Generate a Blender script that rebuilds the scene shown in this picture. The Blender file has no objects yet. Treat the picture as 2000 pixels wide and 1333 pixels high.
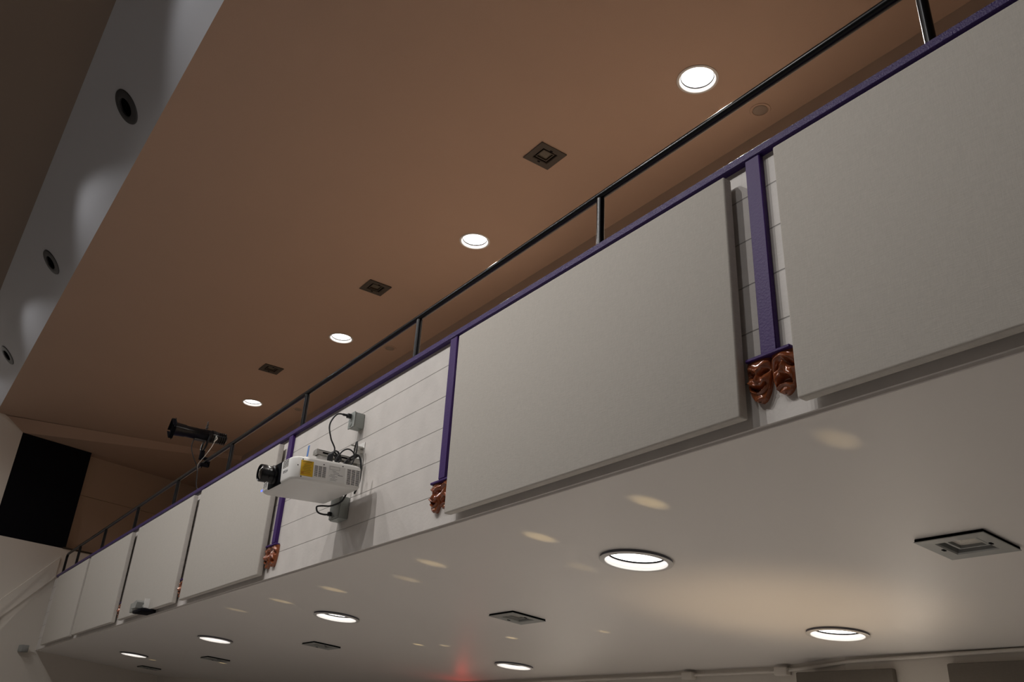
import bpy, bmesh, math, random
from mathutils import Vector, Matrix

random.seed(7)
S = bpy.context.scene
COL = S.collection
PI = math.pi

# ------------------------------------------------------------------ camera
cam_d = bpy.data.cameras.new('camera')
cam = bpy.data.objects.new('camera', cam_d)
COL.objects.link(cam)
cam_d.sensor_fit = 'HORIZONTAL'
cam_d.sensor_width = 36.0
cam_d.lens = 30.098
cam_d.clip_start = 0.05
RR = (0.58900, 0.80600, 0.05100)
UU = (0.32200, -0.29300, 0.90000)
r = Vector(RR).normalized()
u = Vector(UU); u = (u - r * u.dot(r)).normalized()
b = r.cross(u)
M = Matrix((r, u, b)).transposed().to_4x4()
M.translation = Vector((2.708, -2.442, -1.122))
cam.matrix_world = M
S.camera = cam

# ------------------------------------------------------------------ world, exposure
w = bpy.data.worlds.new('world')
S.world = w
w.use_nodes = True
w.node_tree.nodes['Background'].inputs[0].default_value = (0.9, 0.85, 0.8, 1)
w.node_tree.nodes['Background'].inputs[1].default_value = 0.02
S.view_settings.view_transform = 'Standard'
S.view_settings.look = 'None'
S.view_settings.gamma = 1.0
S.view_settings.use_curve_mapping = False
S.view_settings.exposure = 0.0

# ------------------------------------------------------------------ lamps of the hall (outside the frame)
def spot(name, loc, aim, power, angle, blend=0.5, color=(1, 0.93, 0.86), radius=0.08):
    d = bpy.data.lights.new(name, 'SPOT')
    d.energy = power; d.spot_size = math.radians(angle); d.spot_blend = blend
    d.color = color; d.shadow_soft_size = radius
    o = bpy.data.objects.new(name, d); COL.objects.link(o)
    o.location = loc
    o.rotation_euler = (Vector(aim) - Vector(loc)).to_track_quat('-Z', 'Y').to_euler()
    return o

# recessed house lights over the main floor, in front of the balcony
for x, p in ((0.8, 72), (-0.9, 235), (-2.6, 375), (-4.4, 160), (-6.2, 106), (-8.0, 106), (-9.8, 112), (-11.6, 105), (-13.2, 65)):
    spot('house_light', (x, -3.7, 4.25), (x, -3.0, 0), p, 138, 0.5, (1, 0.965, 0.935), 0.06)
# small downlights in the higher ceiling that graze the sloped white step and leave scallops on it
for x, p in ((1.0, 64), (-2.55, 64), (-6.1, 58), (-9.65, 48), (-13.1, 38)):
    spot('scallop_light', (x, -2.9, 4.27), (x, -2.9, 0), p, 147.8, 0.12, (0.97, 0.97, 1.0), 0.04)

# ------------------------------------------------------------------ material helpers
def mat(name, col, rough=0.6, metal=0.0, bump=0.0, bscale=80.0, var=0.0, vscale=4.0, coat=0.0, spec=0.5, emit=None, estr=0.0):
    m = bpy.data.materials.new(name); m.use_nodes = True
    nt = m.node_tree; p = nt.nodes['Principled BSDF']
    p.inputs['Base Color'].default_value = (*col, 1)
    p.inputs['Roughness'].default_value = rough
    p.inputs['Metallic'].default_value = metal
    p.inputs['Specular IOR Level'].default_value = spec
    p.inputs['Coat Weight'].default_value = coat
    tc = nt.nodes.new('ShaderNodeTexCoord')
    if var:
        n = nt.nodes.new('ShaderNodeTexNoise'); n.inputs['Scale'].default_value = vscale; n.inputs['Detail'].default_value = 6
        nt.links.new(tc.outputs['Object'], n.inputs['Vector'])
        mx = nt.nodes.new('ShaderNodeMixRGB')
        mx.inputs[1].default_value = (*[c * (1 - var) for c in col], 1)
        mx.inputs[2].default_value = (*[min(1, c * (1 + var)) for c in col], 1)
        nt.links.new(n.outputs['Fac'], mx.inputs[0]); nt.links.new(mx.outputs[0], p.inputs['Base Color'])
    if bump:
        n2 = nt.nodes.new('ShaderNodeTexNoise'); n2.inputs['Scale'].default_value = bscale; n2.inputs['Detail'].default_value = 4
        nt.links.new(tc.outputs['Object'], n2.inputs['Vector'])
        bp = nt.nodes.new('ShaderNodeBump'); bp.inputs['Strength'].default_value = bump; bp.inputs['Distance'].default_value = 0.004
        nt.links.new(n2.outputs['Fac'], bp.inputs['Height']); nt.links.new(bp.outputs['Normal'], p.inputs['Normal'])
    if emit:
        p.inputs['Emission Color'].default_value = (*emit, 1); p.inputs['Emission Strength'].default_value = estr
    return m

def mat_block(name, col):
    m = mat(name, col, 0.55)
    nt = m.node_tree; p = nt.nodes['Principled BSDF']
    tc = nt.nodes.new('ShaderNodeTexCoord'); sp = nt.nodes.new('ShaderNodeSeparateXYZ'); cb = nt.nodes.new('ShaderNodeCombineXYZ')
    ad = nt.nodes.new('ShaderNodeMath'); ad.operation = 'ADD'; ad.inputs[1].default_value = 0.02 + 2.05
    nt.links.new(tc.outputs['Object'], sp.inputs[0]); nt.links.new(sp.outputs['X'], cb.inputs['X'])
    nt.links.new(sp.outputs['Z'], ad.inputs[0]); nt.links.new(ad.outputs[0], cb.inputs['Y'])
    br = nt.nodes.new('ShaderNodeTexBrick'); br.offset = 0.5
    br.inputs['Scale'].default_value = 1.0; br.inputs['Brick Width'].default_value = 0.41; br.inputs['Row Height'].default_value = 0.205
    br.inputs['Mortar Size'].default_value = 0.0025; br.inputs['Mortar Smooth'].default_value = 0.3
    br.inputs['Color1'].default_value = (1, 1, 1, 1); br.inputs['Color2'].default_value = (0.96, 0.96, 0.96, 1); br.inputs['Mortar'].default_value = (0.0, 0.0, 0.0, 1)
    nt.links.new(cb.outputs[0], br.inputs['Vector'])
    # bed joints only: rows from a wave of z
    fr = nt.nodes.new('ShaderNodeMath'); fr.operation = 'PINGPONG'; fr.inputs[1].default_value = 0.1025
    nt.links.new(ad.outputs[0], fr.inputs[0])
    lt = nt.nodes.new('ShaderNodeMapRange'); lt.inputs[1].default_value = 0.0015; lt.inputs[2].default_value = 0.004
    nt.links.new(fr.outputs[0], lt.inputs[0])
    n = nt.nodes.new('ShaderNodeTexNoise'); n.inputs['Scale'].default_value = 55; n.inputs['Detail'].default_value = 5
    nt.links.new(tc.outputs['Object'], n.inputs['Vector'])
    n3 = nt.nodes.new('ShaderNodeTexNoise'); n3.inputs['Scale'].default_value = 6; n3.inputs['Detail'].default_value = 6
    nt.links.new(tc.outputs['Object'], n3.inputs['Vector'])
    mx = nt.nodes.new('ShaderNodeMixRGB'); mx.inputs[1].default_value = (*[c * 0.52 for c in col], 1); mx.inputs[2].default_value = (*col, 1)
    nt.links.new(lt.outputs[0], mx.inputs[0])
    mv = nt.nodes.new('ShaderNodeMixRGB'); mv.blend_type = 'MULTIPLY'; mv.inputs[0].default_value = 0.25
    nt.links.new(mx.outputs[0], mv.inputs[1]); nt.links.new(n3.outputs['Fac'], mv.inputs[2])
    nt.links.new(mv.outputs[0], p.inputs['Base Color'])
    a1 = nt.nodes.new('ShaderNodeMath'); a1.operation = 'MULTIPLY_ADD'; a1.inputs[1].default_value = 0.35
    b1 = nt.nodes.new('ShaderNodeMath'); b1.operation = 'MULTIPLY'
    br_v = nt.nodes.new('ShaderNodeMath'); br_v.operation = 'MULTIPLY_ADD'; br_v.inputs[1].default_value = 0.12; br_v.inputs[2].default_value = 0.88
    bw = nt.nodes.new('ShaderNodeRGBToBW'); nt.links.new(br.outputs['Color'], bw.inputs[0]); nt.links.new(bw.outputs[0], br_v.inputs[0])
    nt.links.new(lt.outputs[0], b1.inputs[0]); nt.links.new(br_v.outputs[0], b1.inputs[1])
    nt.links.new(n.outputs['Fac'], a1.inputs[0]); nt.links.new(b1.outputs[0], a1.inputs[2])
    bp = nt.nodes.new('ShaderNodeBump'); bp.inputs['Strength'].default_value = 0.55; bp.inputs['Distance'].default_value = 0.004
    nt.links.new(a1.outputs[0], bp.inputs['Height']); nt.links.new(bp.outputs['Normal'], p.inputs['Normal'])
    return m

def mat_weave(name, col):
    """woven fabric wrap: crossed fine waves plus blotchy slubs"""
    m = mat(name, col, 0.9, spec=0.15)
    nt = m.node_tree; p = nt.nodes['Principled BSDF']
    tc = nt.nodes.new('ShaderNodeTexCoord')
    outs = []
    for sc in ((30, 30, 420), (420, 30, 30)):
        mp = nt.nodes.new('ShaderNodeMapping'); mp.inputs['Scale'].default_value = sc
        nt.links.new(tc.outputs['Object'], mp.inputs[0])
        n = nt.nodes.new('ShaderNodeTexNoise'); n.inputs['Scale'].default_value = 1.0; n.inputs['Detail'].default_value = 3
        nt.links.new(mp.outputs[0], n.inputs['Vector']); outs.append(n)
    ad = nt.nodes.new('ShaderNodeMath'); ad.operation = 'ADD'
    nt.links.new(outs[0].outputs['Fac'], ad.inputs[0]); nt.links.new(outs[1].outputs['Fac'], ad.inputs[1])
    mr = nt.nodes.new('ShaderNodeMapRange'); mr.inputs[1].default_value = 0.7; mr.inputs[2].default_value = 1.3
    nt.links.new(ad.outputs[0], mr.inputs[0])
    mx = nt.nodes.new('ShaderNodeMixRGB'); mx.inputs[1].default_value = (*[c * 0.93 for c in col], 1); mx.inputs[2].default_value = (*[c * 1.07 for c in col], 1)
    nt.links.new(mr.outputs[0], mx.inputs[0]); nt.links.new(mx.outputs[0], p.inputs['Base Color'])
    bp = nt.nodes.new('ShaderNodeBump'); bp.inputs['Strength'].default_value = 0.3; bp.inputs['Distance'].default_value = 0.002
    nt.links.new(ad.outputs[0], bp.inputs['Height']); nt.links.new(bp.outputs['Normal'], p.inputs['Normal'])
    return m

MT = {}
MT['block'] = mat_block('painted_block', (0.70, 0.66, 0.62))
MT['brown'] = mat('brown_ceiling_paint', (0.375, 0.257, 0.19), 0.75, bump=0.25, bscale=140, var=0.03, vscale=1.2)
MT['brown_dark'] = mat('brown_wall_paint', (0.40, 0.29, 0.215), 0.8, bump=0.2, bscale=90)
MT['disc'] = mat('disc_paint', (0.24, 0.185, 0.145), 0.7)
MT['brown_grey'] = mat('grey_brown_wall_paint', (0.42, 0.33, 0.26), 0.8, bump=0.2, bscale=90)
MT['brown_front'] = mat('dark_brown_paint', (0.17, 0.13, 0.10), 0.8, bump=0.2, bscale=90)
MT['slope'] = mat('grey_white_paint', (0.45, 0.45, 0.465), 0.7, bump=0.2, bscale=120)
MT['soffit'] = mat('soffit_paint', (0.68, 0.645, 0.605), 0.42, bump=0.12, bscale=60, var=0.02, vscale=1.0)
MT['cream'] = mat('cream_wall_paint', (0.60, 0.555, 0.495), 0.7, bump=0.2, bscale=80)
MT['plaster'] = mat('white_plaster_bead', (0.72, 0.68, 0.64), 0.5)
MT['fabric'] = mat_weave('panel_fabric', (0.50, 0.47, 0.425))
MT['fabric_dark'] = mat_weave('dark_panel_fabric', (0.17, 0.15, 0.125))
MT['purple'] = mat('purple_gloss_paint', (0.036, 0.014, 0.112), 0.36, bump=0.9, bscale=150, spec=0.3)
MT['purple2'] = mat('purple_paint', (0.046, 0.015, 0.120), 0.5, spec=0.25, bump=0.25, bscale=120)
MT['black'] = mat('black_gloss_enamel', (0.003, 0.003, 0.004), 0.28, spec=0.25)
MT['matblack'] = mat('matt_black', (0.004, 0.004, 0.006), 0.9, spec=0.1)
MT['rubber'] = mat('black_cable', (0.010, 0.010, 0.012), 0.45)
MT['copper'] = mat('copper_glaze', (0.25, 0.070, 0.024), 0.17, metal=0.12, var=0.3, vscale=18, bump=0.2, bscale=60, coat=0.8)
MT['flange'] = mat('downlight_flange', (0.55, 0.53, 0.50), 0.4, metal=0.1)
MT['reflector'] = mat('white_reflector', (0.92, 0.92, 0.92), 0.35)
MT['gap_shade'] = mat('grey_gap_shade', (0.10, 0.10, 0.12), 0.5)  # dark tone for the painted shadow gap behind the downlight flanges
MT['lens'] = mat('lit_lens', (1, 1, 1), 0.5, emit=(1.0, 0.97, 0.95), estr=4.0)
MT['greymetal'] = mat('grey_fixture_metal', (0.27, 0.275, 0.26), 0.45, metal=0.15, var=0.08, vscale=14)
MT['greylens'] = mat('dull_prismatic_glass', (0.50, 0.47, 0.41), 0.25, bump=0.5, bscale=90)
MT['bronze'] = mat('dark_bronze_fixture', (0.030, 0.020, 0.012), 0.5, metal=0.2, var=0.1, vscale=20)
MT['bronzelens'] = mat('dark_bronze_lens', (0.048, 0.036, 0.018), 0.35, bump=0.5, bscale=90)
MT['darkgrey'] = mat('dark_grey_metal', (0.045, 0.045, 0.047), 0.5, metal=0.2)
MT['hole'] = mat('unlit_hole', (0.002, 0.002, 0.002), 0.9, spec=0.0)
MT['white'] = mat('white_plastic', (0.74, 0.73, 0.70), 0.42, var=0.02, vscale=10)
MT['offwhite'] = mat('off_white_sticker', (0.66, 0.65, 0.62), 0.5)
MT['ink'] = mat('grey_print', (0.25, 0.25, 0.26), 0.6)
MT['yellow'] = mat('yellow_sticker', (0.62, 0.37, 0.005), 0.5)
MT['amber'] = mat('orange_print', (0.50, 0.22, 0.005), 0.5)
MT['ochre'] = mat('dark_yellow_print', (0.30, 0.19, 0.01), 0.5)
MT['glass'] = mat('dark_lens_glass', (0.015, 0.013, 0.012), 0.05, coat=1.0, spec=0.8)
MT['clearglass'] = mat('grey_lens_glass', (0.10, 0.11, 0.11), 0.06, coat=1.0, spec=0.8)
MT['blueled'] = mat('blue_indicator', (0.05, 0.08, 0.8), 0.4, emit=(0.10, 0.16, 1.0), estr=1.6)
MT['bluetape'] = mat('blue_tape', (0.10, 0.22, 0.52), 0.6)
MT['steel'] = mat('galvanised_steel', (0.46, 0.45, 0.42), 0.38, metal=0.75, var=0.08, vscale=30)
MT['boxgrey'] = mat('grey_cast_box', (0.30, 0.32, 0.30), 0.45, metal=0.35, bump=0.4, bscale=120)
MT['wood'] = mat('raw_wood', (0.30, 0.19, 0.12), 0.6)
MT['floor'] = mat('hall_floor', (0.29, 0.275, 0.265), 0.6, var=0.05)
MT['carpet'] = mat('balcony_carpet', (0.42, 0.34, 0.27), 0.95)
MT['stage'] = mat('dark_stage_wall', (0.12, 0.10, 0.09), 0.9)

# ------------------------------------------------------------------ mesh helpers
def add_box(bm, x0, y0, z0, x1, y1, z1, bev=0.0, mi=0, seg=2, mtx=None):
    n0 = len(bm.verts)
    before = set(bm.faces)
    vs = [bm.verts.new((x, y, z)) for x in (x0, x1) for y in (y0, y1) for z in (z0, z1)]
    f = [(0, 1, 3, 2), (4, 6, 7, 5), (0, 4, 5, 1), (2, 3, 7, 6), (0, 2, 6, 4), (1, 5, 7, 3)]
    fs = [bm.faces.new([vs[i] for i in q]) for q in f]
    new = vs
    if bev > 0:
        es = list({e for fc in fs for e in fc.edges})
        g = bmesh.ops.bevel(bm, geom=es, offset=bev, segments=seg, affect='EDGES', profile=0.5)
        new = list({v for fc in bm.faces if fc not in before for v in fc.verts})
    for fc in bm.faces:
        if fc not in before: fc.material_index = mi
    if mtx is not None:
        bmesh.ops.transform(bm, matrix=mtx, verts=new)
    return new

def add_lathe(bm, prof, n=32, mi=0, mtx=None, closed=False):
    """prof: (r, z) points turned round z"""
    rings = []; allv = []
    for (rr, z) in prof:
        if rr < 1e-6:
            v = bm.verts.new((0, 0, z)); rings.append([v]); allv.append(v)
        else:
            rg = [bm.verts.new((rr * math.cos(2 * PI * k / n), rr * math.sin(2 * PI * k / n), z)) for k in range(n)]
            rings.append(rg); allv += rg
    pairs = list(zip(rings, rings[1:])) + ([(rings[-1], rings[0])] if closed else [])
    for a, c in pairs:
        for k in range(n):
            k2 = (k + 1) % n
            if len(a) == 1 and len(c) == 1: continue
            if len(a) == 1: q = [a[0], c[k2], c[k]]
            elif len(c) == 1: q = [a[k], a[k2], c[0]]
            else: q = [a[k], a[k2], c[k2], c[k]]
            bm.faces.new(q).material_index = mi
    if mtx is not None: bmesh.ops.transform(bm, matrix=mtx, verts=allv)
    return allv

def smooth_path(pts, n=8):
    P = [Vector(p) for p in pts]; out = []
    for i in range(len(P) - 1):
        p0 = P[max(i - 1, 0)]; p1 = P[i]; p2 = P[i + 1]; p3 = P[min(i + 2, len(P) - 1)]
        for k in range(n):
            t = k / n
            out.append(0.5 * ((2 * p1) + (p2 - p0) * t + (2 * p0 - 5 * p1 + 4 * p2 - p3) * t * t + (3 * p1 - p0 - 3 * p2 + p3) * t ** 3))
    out.append(P[-1]); return out

def add_tube(bm, pts, rad, n=10, mi=0, smooth=True, k=8):
    P = smooth_path(pts, k) if smooth else [Vector(p) for p in pts]
    prev = None; rings = []
    up = Vector((0.13, 0.21, 0.97))
    for i, p in enumerate(P):
        t = (P[min(i + 1, len(P) - 1)] - P[max(i - 1, 0)]).normalized()
        a = up - t * up.dot(t)
        if a.length < 0.05: a = Vector((1, 0, 0)) - t * t.x
        a.normalize(); c = t.cross(a); up = a
        rings.append([bm.verts.new(p + rad * (a * math.cos(2 * PI * j / n) + c * math.sin(2 * PI * j / n))) for j in range(n)])
    for a, c in zip(rings, rings[1:]):
        for j in range(n):
            bm.faces.new([a[j], a[(j + 1) % n], c[(j + 1) % n], c[j]]).material_index = mi
    bm.faces.new(rings[0][::-1]).material_index = mi; bm.faces.new(rings[-1]).material_index = mi

def add_prism(bm, poly, vec, mi=0):
    """closed prism: planar polygon (3-D points) pushed along vec"""
    a = [bm.verts.new(p) for p in poly]; c = [bm.verts.new(Vector(p) + Vector(vec)) for p in poly]
    n = len(a)
    fs = [bm.faces.new(a), bm.faces.new(c[::-1])]
    for k in range(n): fs.append(bm.faces.new([a[k], c[k], c[(k + 1) % n], a[(k + 1) % n]]))
    for f in fs: f.material_index = mi
    return a + c

def obj(name, bm, mats, parent=None, smooth=None, loc=None):
    bmesh.ops.recalc_face_normals(bm, faces=bm.faces)
    me = bpy.data.meshes.new(name); bm.to_mesh(me); bm.free()
    for m in (mats if isinstance(mats, (list, tuple)) else [mats]): me.materials.append(m)
    o = bpy.data.objects.new(name, me); COL.objects.link(o)
    if parent: o.parent = parent
    if loc: o.location = loc
    if smooth is not None:
        for p in me.polygons: p.use_smooth = True
        try: me.set_sharp_from_angle(angle=math.radians(smooth))
        except Exception: pass
    return o

def box_obj(name, ext, m, parent=None, bev=0.0, loc=None, seg=2):
    bm = bmesh.new(); add_box(bm, *ext, bev=bev, seg=seg)
    return obj(name, bm, m, parent, smooth=35 if bev else None, loc=loc)

def thing(name, label, cat, loc=(0, 0, 0), rot=(0, 0, 0), group=None):
    o = bpy.data.objects.new(name, None); COL.objects.link(o)
    o.location = loc; o.rotation_euler = rot; o.empty_display_size = 0.1
    return tag(o, label, cat, group)

def tag(o, label, cat, group=None):
    o['label'] = label; o['category'] = cat
    if group: o['group'] = group
    return o

def struct(o):
    o['kind'] = 'structure'; return o

def dup(root, loc, label, group=None, rot=None):
    c = root.copy(); COL.objects.link(c); c.location = loc
    if rot is not None: c.rotation_euler = rot
    c['label'] = label
    for ch in list(root.children):
        d = ch.copy(); COL.objects.link(d); d.parent = c
        for g in list(ch.children):
            e = g.copy(); COL.objects.link(e); e.parent = d
    return c

def cut(o, bm):
    """cut the closed shapes in bm out of the mesh object o (kept as plain mesh data)"""
    me = bpy.data.meshes.new('cutter'); bmesh.ops.recalc_face_normals(bm, faces=bm.faces); bm.to_mesh(me); bm.free()
    c = bpy.data.objects.new('cutter', me); COL.objects.link(c)
    md = o.modifiers.new('cut', 'BOOLEAN'); md.object = c; md.operation = 'DIFFERENCE'; md.solver = 'EXACT'
    dg = bpy.context.evaluated_depsgraph_get()
    new = bpy.data.meshes.new_from_object(o.evaluated_get(dg))
    o.modifiers.clear(); old = o.data; o.data = new
    bpy.data.objects.remove(c); bpy.data.meshes.remove(old); bpy.data.meshes.remove(me)

# ------------------------------------------------------------------ constants of the place
ZC = 3.67                 # brown ceiling
YE = -1.66                # front edge of the brown ceiling
SL = 0.085                # fall of the soffit towards the rear
def sz(y): return -SL * y # soffit height at depth y
def ex(y): return -14.22 - 0.3 * y   # splayed left wall: x at depth y
EN = Vector((-1, -0.3, 0)).normalized()     # outward through the left wall
ET = Vector((-0.3, 1, 0)).normalized()      # along the left wall, to the rear
def ep(y, z, off=0.0): return Vector((ex(y), y, z)) + EN * off

# ------------------------------------------------------------------ structure
struct(box_obj('floor', (-18, -12, -2.95, 9, 5, -2.75), MT['floor']))
struct(box_obj('wall_balcony', (-14.22, 0, 0, 6.0, 0.18, 1.158), MT['block']))
bm = bmesh.new()
add_prism(bm, [(-16, 0.18, 0.30), (-16, 4.1, 1.5), (-16, 4.1, 1.3), (-16, 0.18, 0.15)], (22, 0, 0))
struct(obj('floor_balcony', bm, MT['carpet']))
# soffit slab, with its round openings cut out
bm = bmesh.new()
add_prism(bm, [(-16.2, 0.022, sz(0.022)), (-16.2, 4.3, sz(4.3)), (-16.2, 4.3, sz(4.3) + 0.16), (-16.2, 0.022, sz(0.022) + 0.12)], (22.2, 0, 0))
soffit = struct(obj('ceiling_soffit', bm, MT['soffit']))
bm = bmesh.new()
add_prism(bm, [(-16.2, YE, ZC), (-16.2, 4.2, ZC), (-16.2, 4.2, ZC + 0.2), (-16.2, YE - 0.02, ZC + 0.2)], (22.2, 0, 0))
ceiling = struct(obj('ceiling', bm, MT['brown']))
TH = math.radians(45)
LS = 0.86
Y2, Z2 = YE - LS * math.cos(TH), ZC + LS * math.sin(TH)
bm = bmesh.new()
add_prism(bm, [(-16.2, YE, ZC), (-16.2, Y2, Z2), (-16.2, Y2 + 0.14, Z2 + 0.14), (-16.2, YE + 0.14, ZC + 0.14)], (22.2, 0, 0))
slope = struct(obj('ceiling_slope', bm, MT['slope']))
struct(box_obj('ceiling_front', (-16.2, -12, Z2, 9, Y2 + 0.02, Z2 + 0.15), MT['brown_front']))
# left wall: pale lower part and front part, brown recess over the balcony, slanted cove above it
bm = bmesh.new()
add_prism(bm, [ep(-12, -2.75), ep(4.6, -2.75), ep(4.6, 1.69), ep(-1.18, 1.69), ep(-1.18, 3.50), ep(-1.53, 3.67), ep(-1.53, 4.6), ep(-12, 4.6)], EN * 0.4)
struct(obj('wall_left', bm, MT['cream']))
bm = bmesh.new()
add_prism(bm, [ep(-1.6, 1.6, 0.25), ep(4.6, 1.6, 0.25), ep(4.6, 2.712, 0.25), ep(-1.6, 2.712, 0.25)], EN * 0.15)
add_prism(bm, [ep(-1.6, 2.722, 0.25), ep(4.6, 2.722, 0.25), ep(4.6, 3.9, 0.25), ep(-1.6, 3.9, 0.25)], EN * 0.15)
add_prism(bm, [ep(-1.6, 1.6, 0.27), ep(4.6, 1.6, 0.27), ep(4.6, 3.9, 0.27), ep(-1.6, 3.9, 0.27)], EN * 0.1)
struct(obj('wall_left_recess', bm, MT['brown_dark']))
bm = bmesh.new()
def l1(y): return -13.835 + 0.196 * (y + 1.526)
yr = 4.2
v = [bm.verts.new(p) for p in (ep(-1.18, 3.455), ep(-1.50, 3.66), (l1(yr), yr, ZC + 0.01), ep(yr, 3.455), ep(yr, 3.455, 0.3), ep(yr, 3.9, 0.3), ep(-1.5, 3.9, 0.3), ep(-1.18, 3.455, 0.3))]
bm.faces.new([v[0], v[1], v[2], v[3]]); bm.faces.new([v[0], v[3], v[4], v[7]]); bm.faces.new([v[1], v[6], v[5], v[2]])
bm.faces.new([v[2], v[5], v[4], v[3]]); bm.faces.new([v[0], v[7], v[6], v[1]]); bm.faces.new([v[4], v[5], v[6], v[7]])
struct(obj('ceiling_cove', bm, MT['brown']))
bm = bmesh.new()
add_prism(bm, [ep(-0.02, 1.685, -0.012), ep(4.4, 1.685, -0.012), ep(4.4, 1.715, -0.012), ep(-0.02, 1.715, -0.012)], EN * 0.05)
struct(obj('trim_3', bm, MT['bronze']))
# slanted moulding that runs down the left wall from the balcony end
bm = bmesh.new()
sl = 1.141
add_prism(bm, [ep(-0.02, 1.19, -0.03), ep(-0.02, 1.54, -0.03), ep(-3.2, 1.54 - 3.18 * sl, -0.03), ep(-3.2, 1.19 - 3.18 * sl, -0.03)], EN * 0.06)
struct(obj('trim_4', bm, MT['cream']))
# rear walls
pl = [(9, 3.80), (-1.5, 3.80), (-2.3, 4.02), (-10, 4.0), (-12.2, 3.25), (-14.95, 2.2)]
bm = bmesh.new()
for (xa, ya), (xb, yb) in zip(pl, pl[1:]):
    nrm = Vector((yb - ya, -(xb - xa), 0)).normalized()
    if nrm.y < 0: nrm = -nrm
    add_prism(bm, [(xa, ya, -2.75), (xb, yb, -2.75), (xb, yb, sz(yb) + 0.04), (xa, ya, sz(ya) + 0.04)], nrm * 0.15)
struct(obj('wall_rear', bm, MT['cream']))
struct(box_obj('wall_rear_upper', (-16.2, 2.42, 0.9, 6, 2.55, 3.75), MT['brown_grey']))
struct(box_obj('wall_right', (6.0, -12, -2.75, 6.2, 4.3, 4.6), MT['cream']))
struct(box_obj('wall_front', (-18, -12.2, -2.75, 9, -12, 4.6), MT['stage']))
# purple cap of the parapet in three lengths meeting at butt joints, bead under the wall
bm = bmesh.new()
for xa, xb in ((-13.95, -4.02), (-4.018, -2.895), (-2.893, 6.0)):
    add_box(bm, xa, -0.032, 1.158, xb, 0.20, 1.198, bev=0.004, seg=1)
struct(obj('trim_1', bm, MT['purple']))
bm = bmesh.new()
add_box(bm, -14.22, 0.013, -0.014, 6.0, 0.024, 0.03, bev=0.003, seg=1)
struct(obj('trim_2', bm, MT['plaster']))

# ------------------------------------------------------------------ recessed round downlights
def make_downlight(name, r_in, r_out, depth, label, lamp_power, thick=0.006, fl=MT['flange']):
    t = thing(name, label, 'downlight')
    bm = bmesh.new()
    add_lathe(bm, [(r_in, -0.001), (r_in, -thick), (r_in + 0.004, -thick - 0.003), (r_out - 0.006, -thick - 0.001), (r_out, -thick + 0.002), (r_out - 0.003, -thick + 0.003), (r_in + 0.003, -thick + 0.003)], 64, closed=True)
    bg = bmesh.new(); add_lathe(bg, [(r_out - 0.004, -thick + 0.003), (r_out - 0.004, -0.0005), (r_in + 0.006, -0.0005), (r_in + 0.006, -thick + 0.003)], 64, closed=True)
    obj('shadow_gap', bg, MT['gap_shade'], t, smooth=40)  # dark ring painted in as the shadow between flange and ceiling
    obj('flange', bm, fl, t, smooth=40)
    bm = bmesh.new()
    add_lathe(bm, [(r_in, -0.003), (r_in - 0.012, depth)], 64)
    add_lathe(bm, [(r_in - 0.001 + 0.004, -0.003), (r_in + 0.004, depth + 0.02)], 64)
    obj('reflector', bm, MT['reflector'], t, smooth=60)
    bm = bmesh.new()
    add_lathe(bm, [(r_in - 0.012, depth - 0.001), (r_in - 0.015, depth - 0.001), (r_in - 0.015, depth + 0.007), (r_in - 0.010, depth + 0.007)], 64)
    obj('seam_ring', bm, MT['hole'], t, smooth=60)
    bm = bmesh.new()
    add_lathe(bm, [(0, depth + 0.011), (r_in * 0.6, depth + 0.010), (r_in - 0.010, depth + 0.008)], 64)
    obj('lens', bm, MT['lens'], t, smooth=60)
    return t

UP = [(-0.724, 1.555), (-3.817, 1.540), (-6.953, 1.525), (-10.126, 1.515)]
UPL = ['round lit downlight in the brown ceiling, the nearest and largest up there',
       'lit round downlight in the brown ceiling, second from the right of its row',
       'lit round downlight in the brown ceiling, third from the right, above the projector',
       'smallest lit round downlight in the brown ceiling, right of the black spotlight']
LO = [(-0.922, 1.031), (-4.832, 1.020), (-8.105, 1.000), (-11.747, 0.985), (-1.031, 3.048), (-5.209, 3.316)]
LOL = ['large lit round downlight in the soffit, nearest the balcony wall, left of the square fixture',
       'lit round downlight in the soffit below the bare wall with the projector',
       'lit round downlight in the soffit, third along the row beside the balcony wall',
       'farthest lit downlight in the soffit, thin sliver near the left wall',
       'lit round downlight in the soffit by the rear wall, with a warm glow behind it',
       'lit round downlight in the soffit at the bottom edge, left of the conduit boxes']
UR, UO, UD = 0.140, 0.160, 0.026
LR, LOo, LD = 0.180, 0.212, 0.022
bm = bmesh.new()
for x, y in UP: add_lathe(bm, [(0, -0.1), (UR + 0.004, -0.1), (UR + 0.004, 0.35), (0, 0.35)], 48, mtx=Matrix.Translation((x, y, ZC)))
sq_up = [(-2.228, 1.225), (-5.415, 1.220), (-8.598, 1.216)]
for x, y in sq_up: add_box(bm, x - 0.09, y - 0.09, ZC - 0.05, x + 0.09, y + 0.09, ZC + 0.06)
cut(ceiling, bm)
SROT = (-math.atan(SL), 0, 0)
bm = bmesh.new()
for x, y in LO: add_lathe(bm, [(0, -0.1), (LR + 0.004, -0.1), (LR + 0.004, 0.35), (0, 0.35)], 48, mtx=Matrix.Translation((x, y, sz(y))) @ Matrix.Rotation(SROT[0], 4, 'X'))
sq_lo = [(0.693, 1.60), (-3.035, 1.745), (-6.758, 1.765), (-10.197, 1.720), (-13.494, 1.69)]
for x, y in sq_lo: add_box(bm, x - 0.105, y - 0.105, sz(y) - 0.05, x + 0.105, y + 0.105, sz(y) + 0.06)
cut(soffit, bm)
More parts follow.
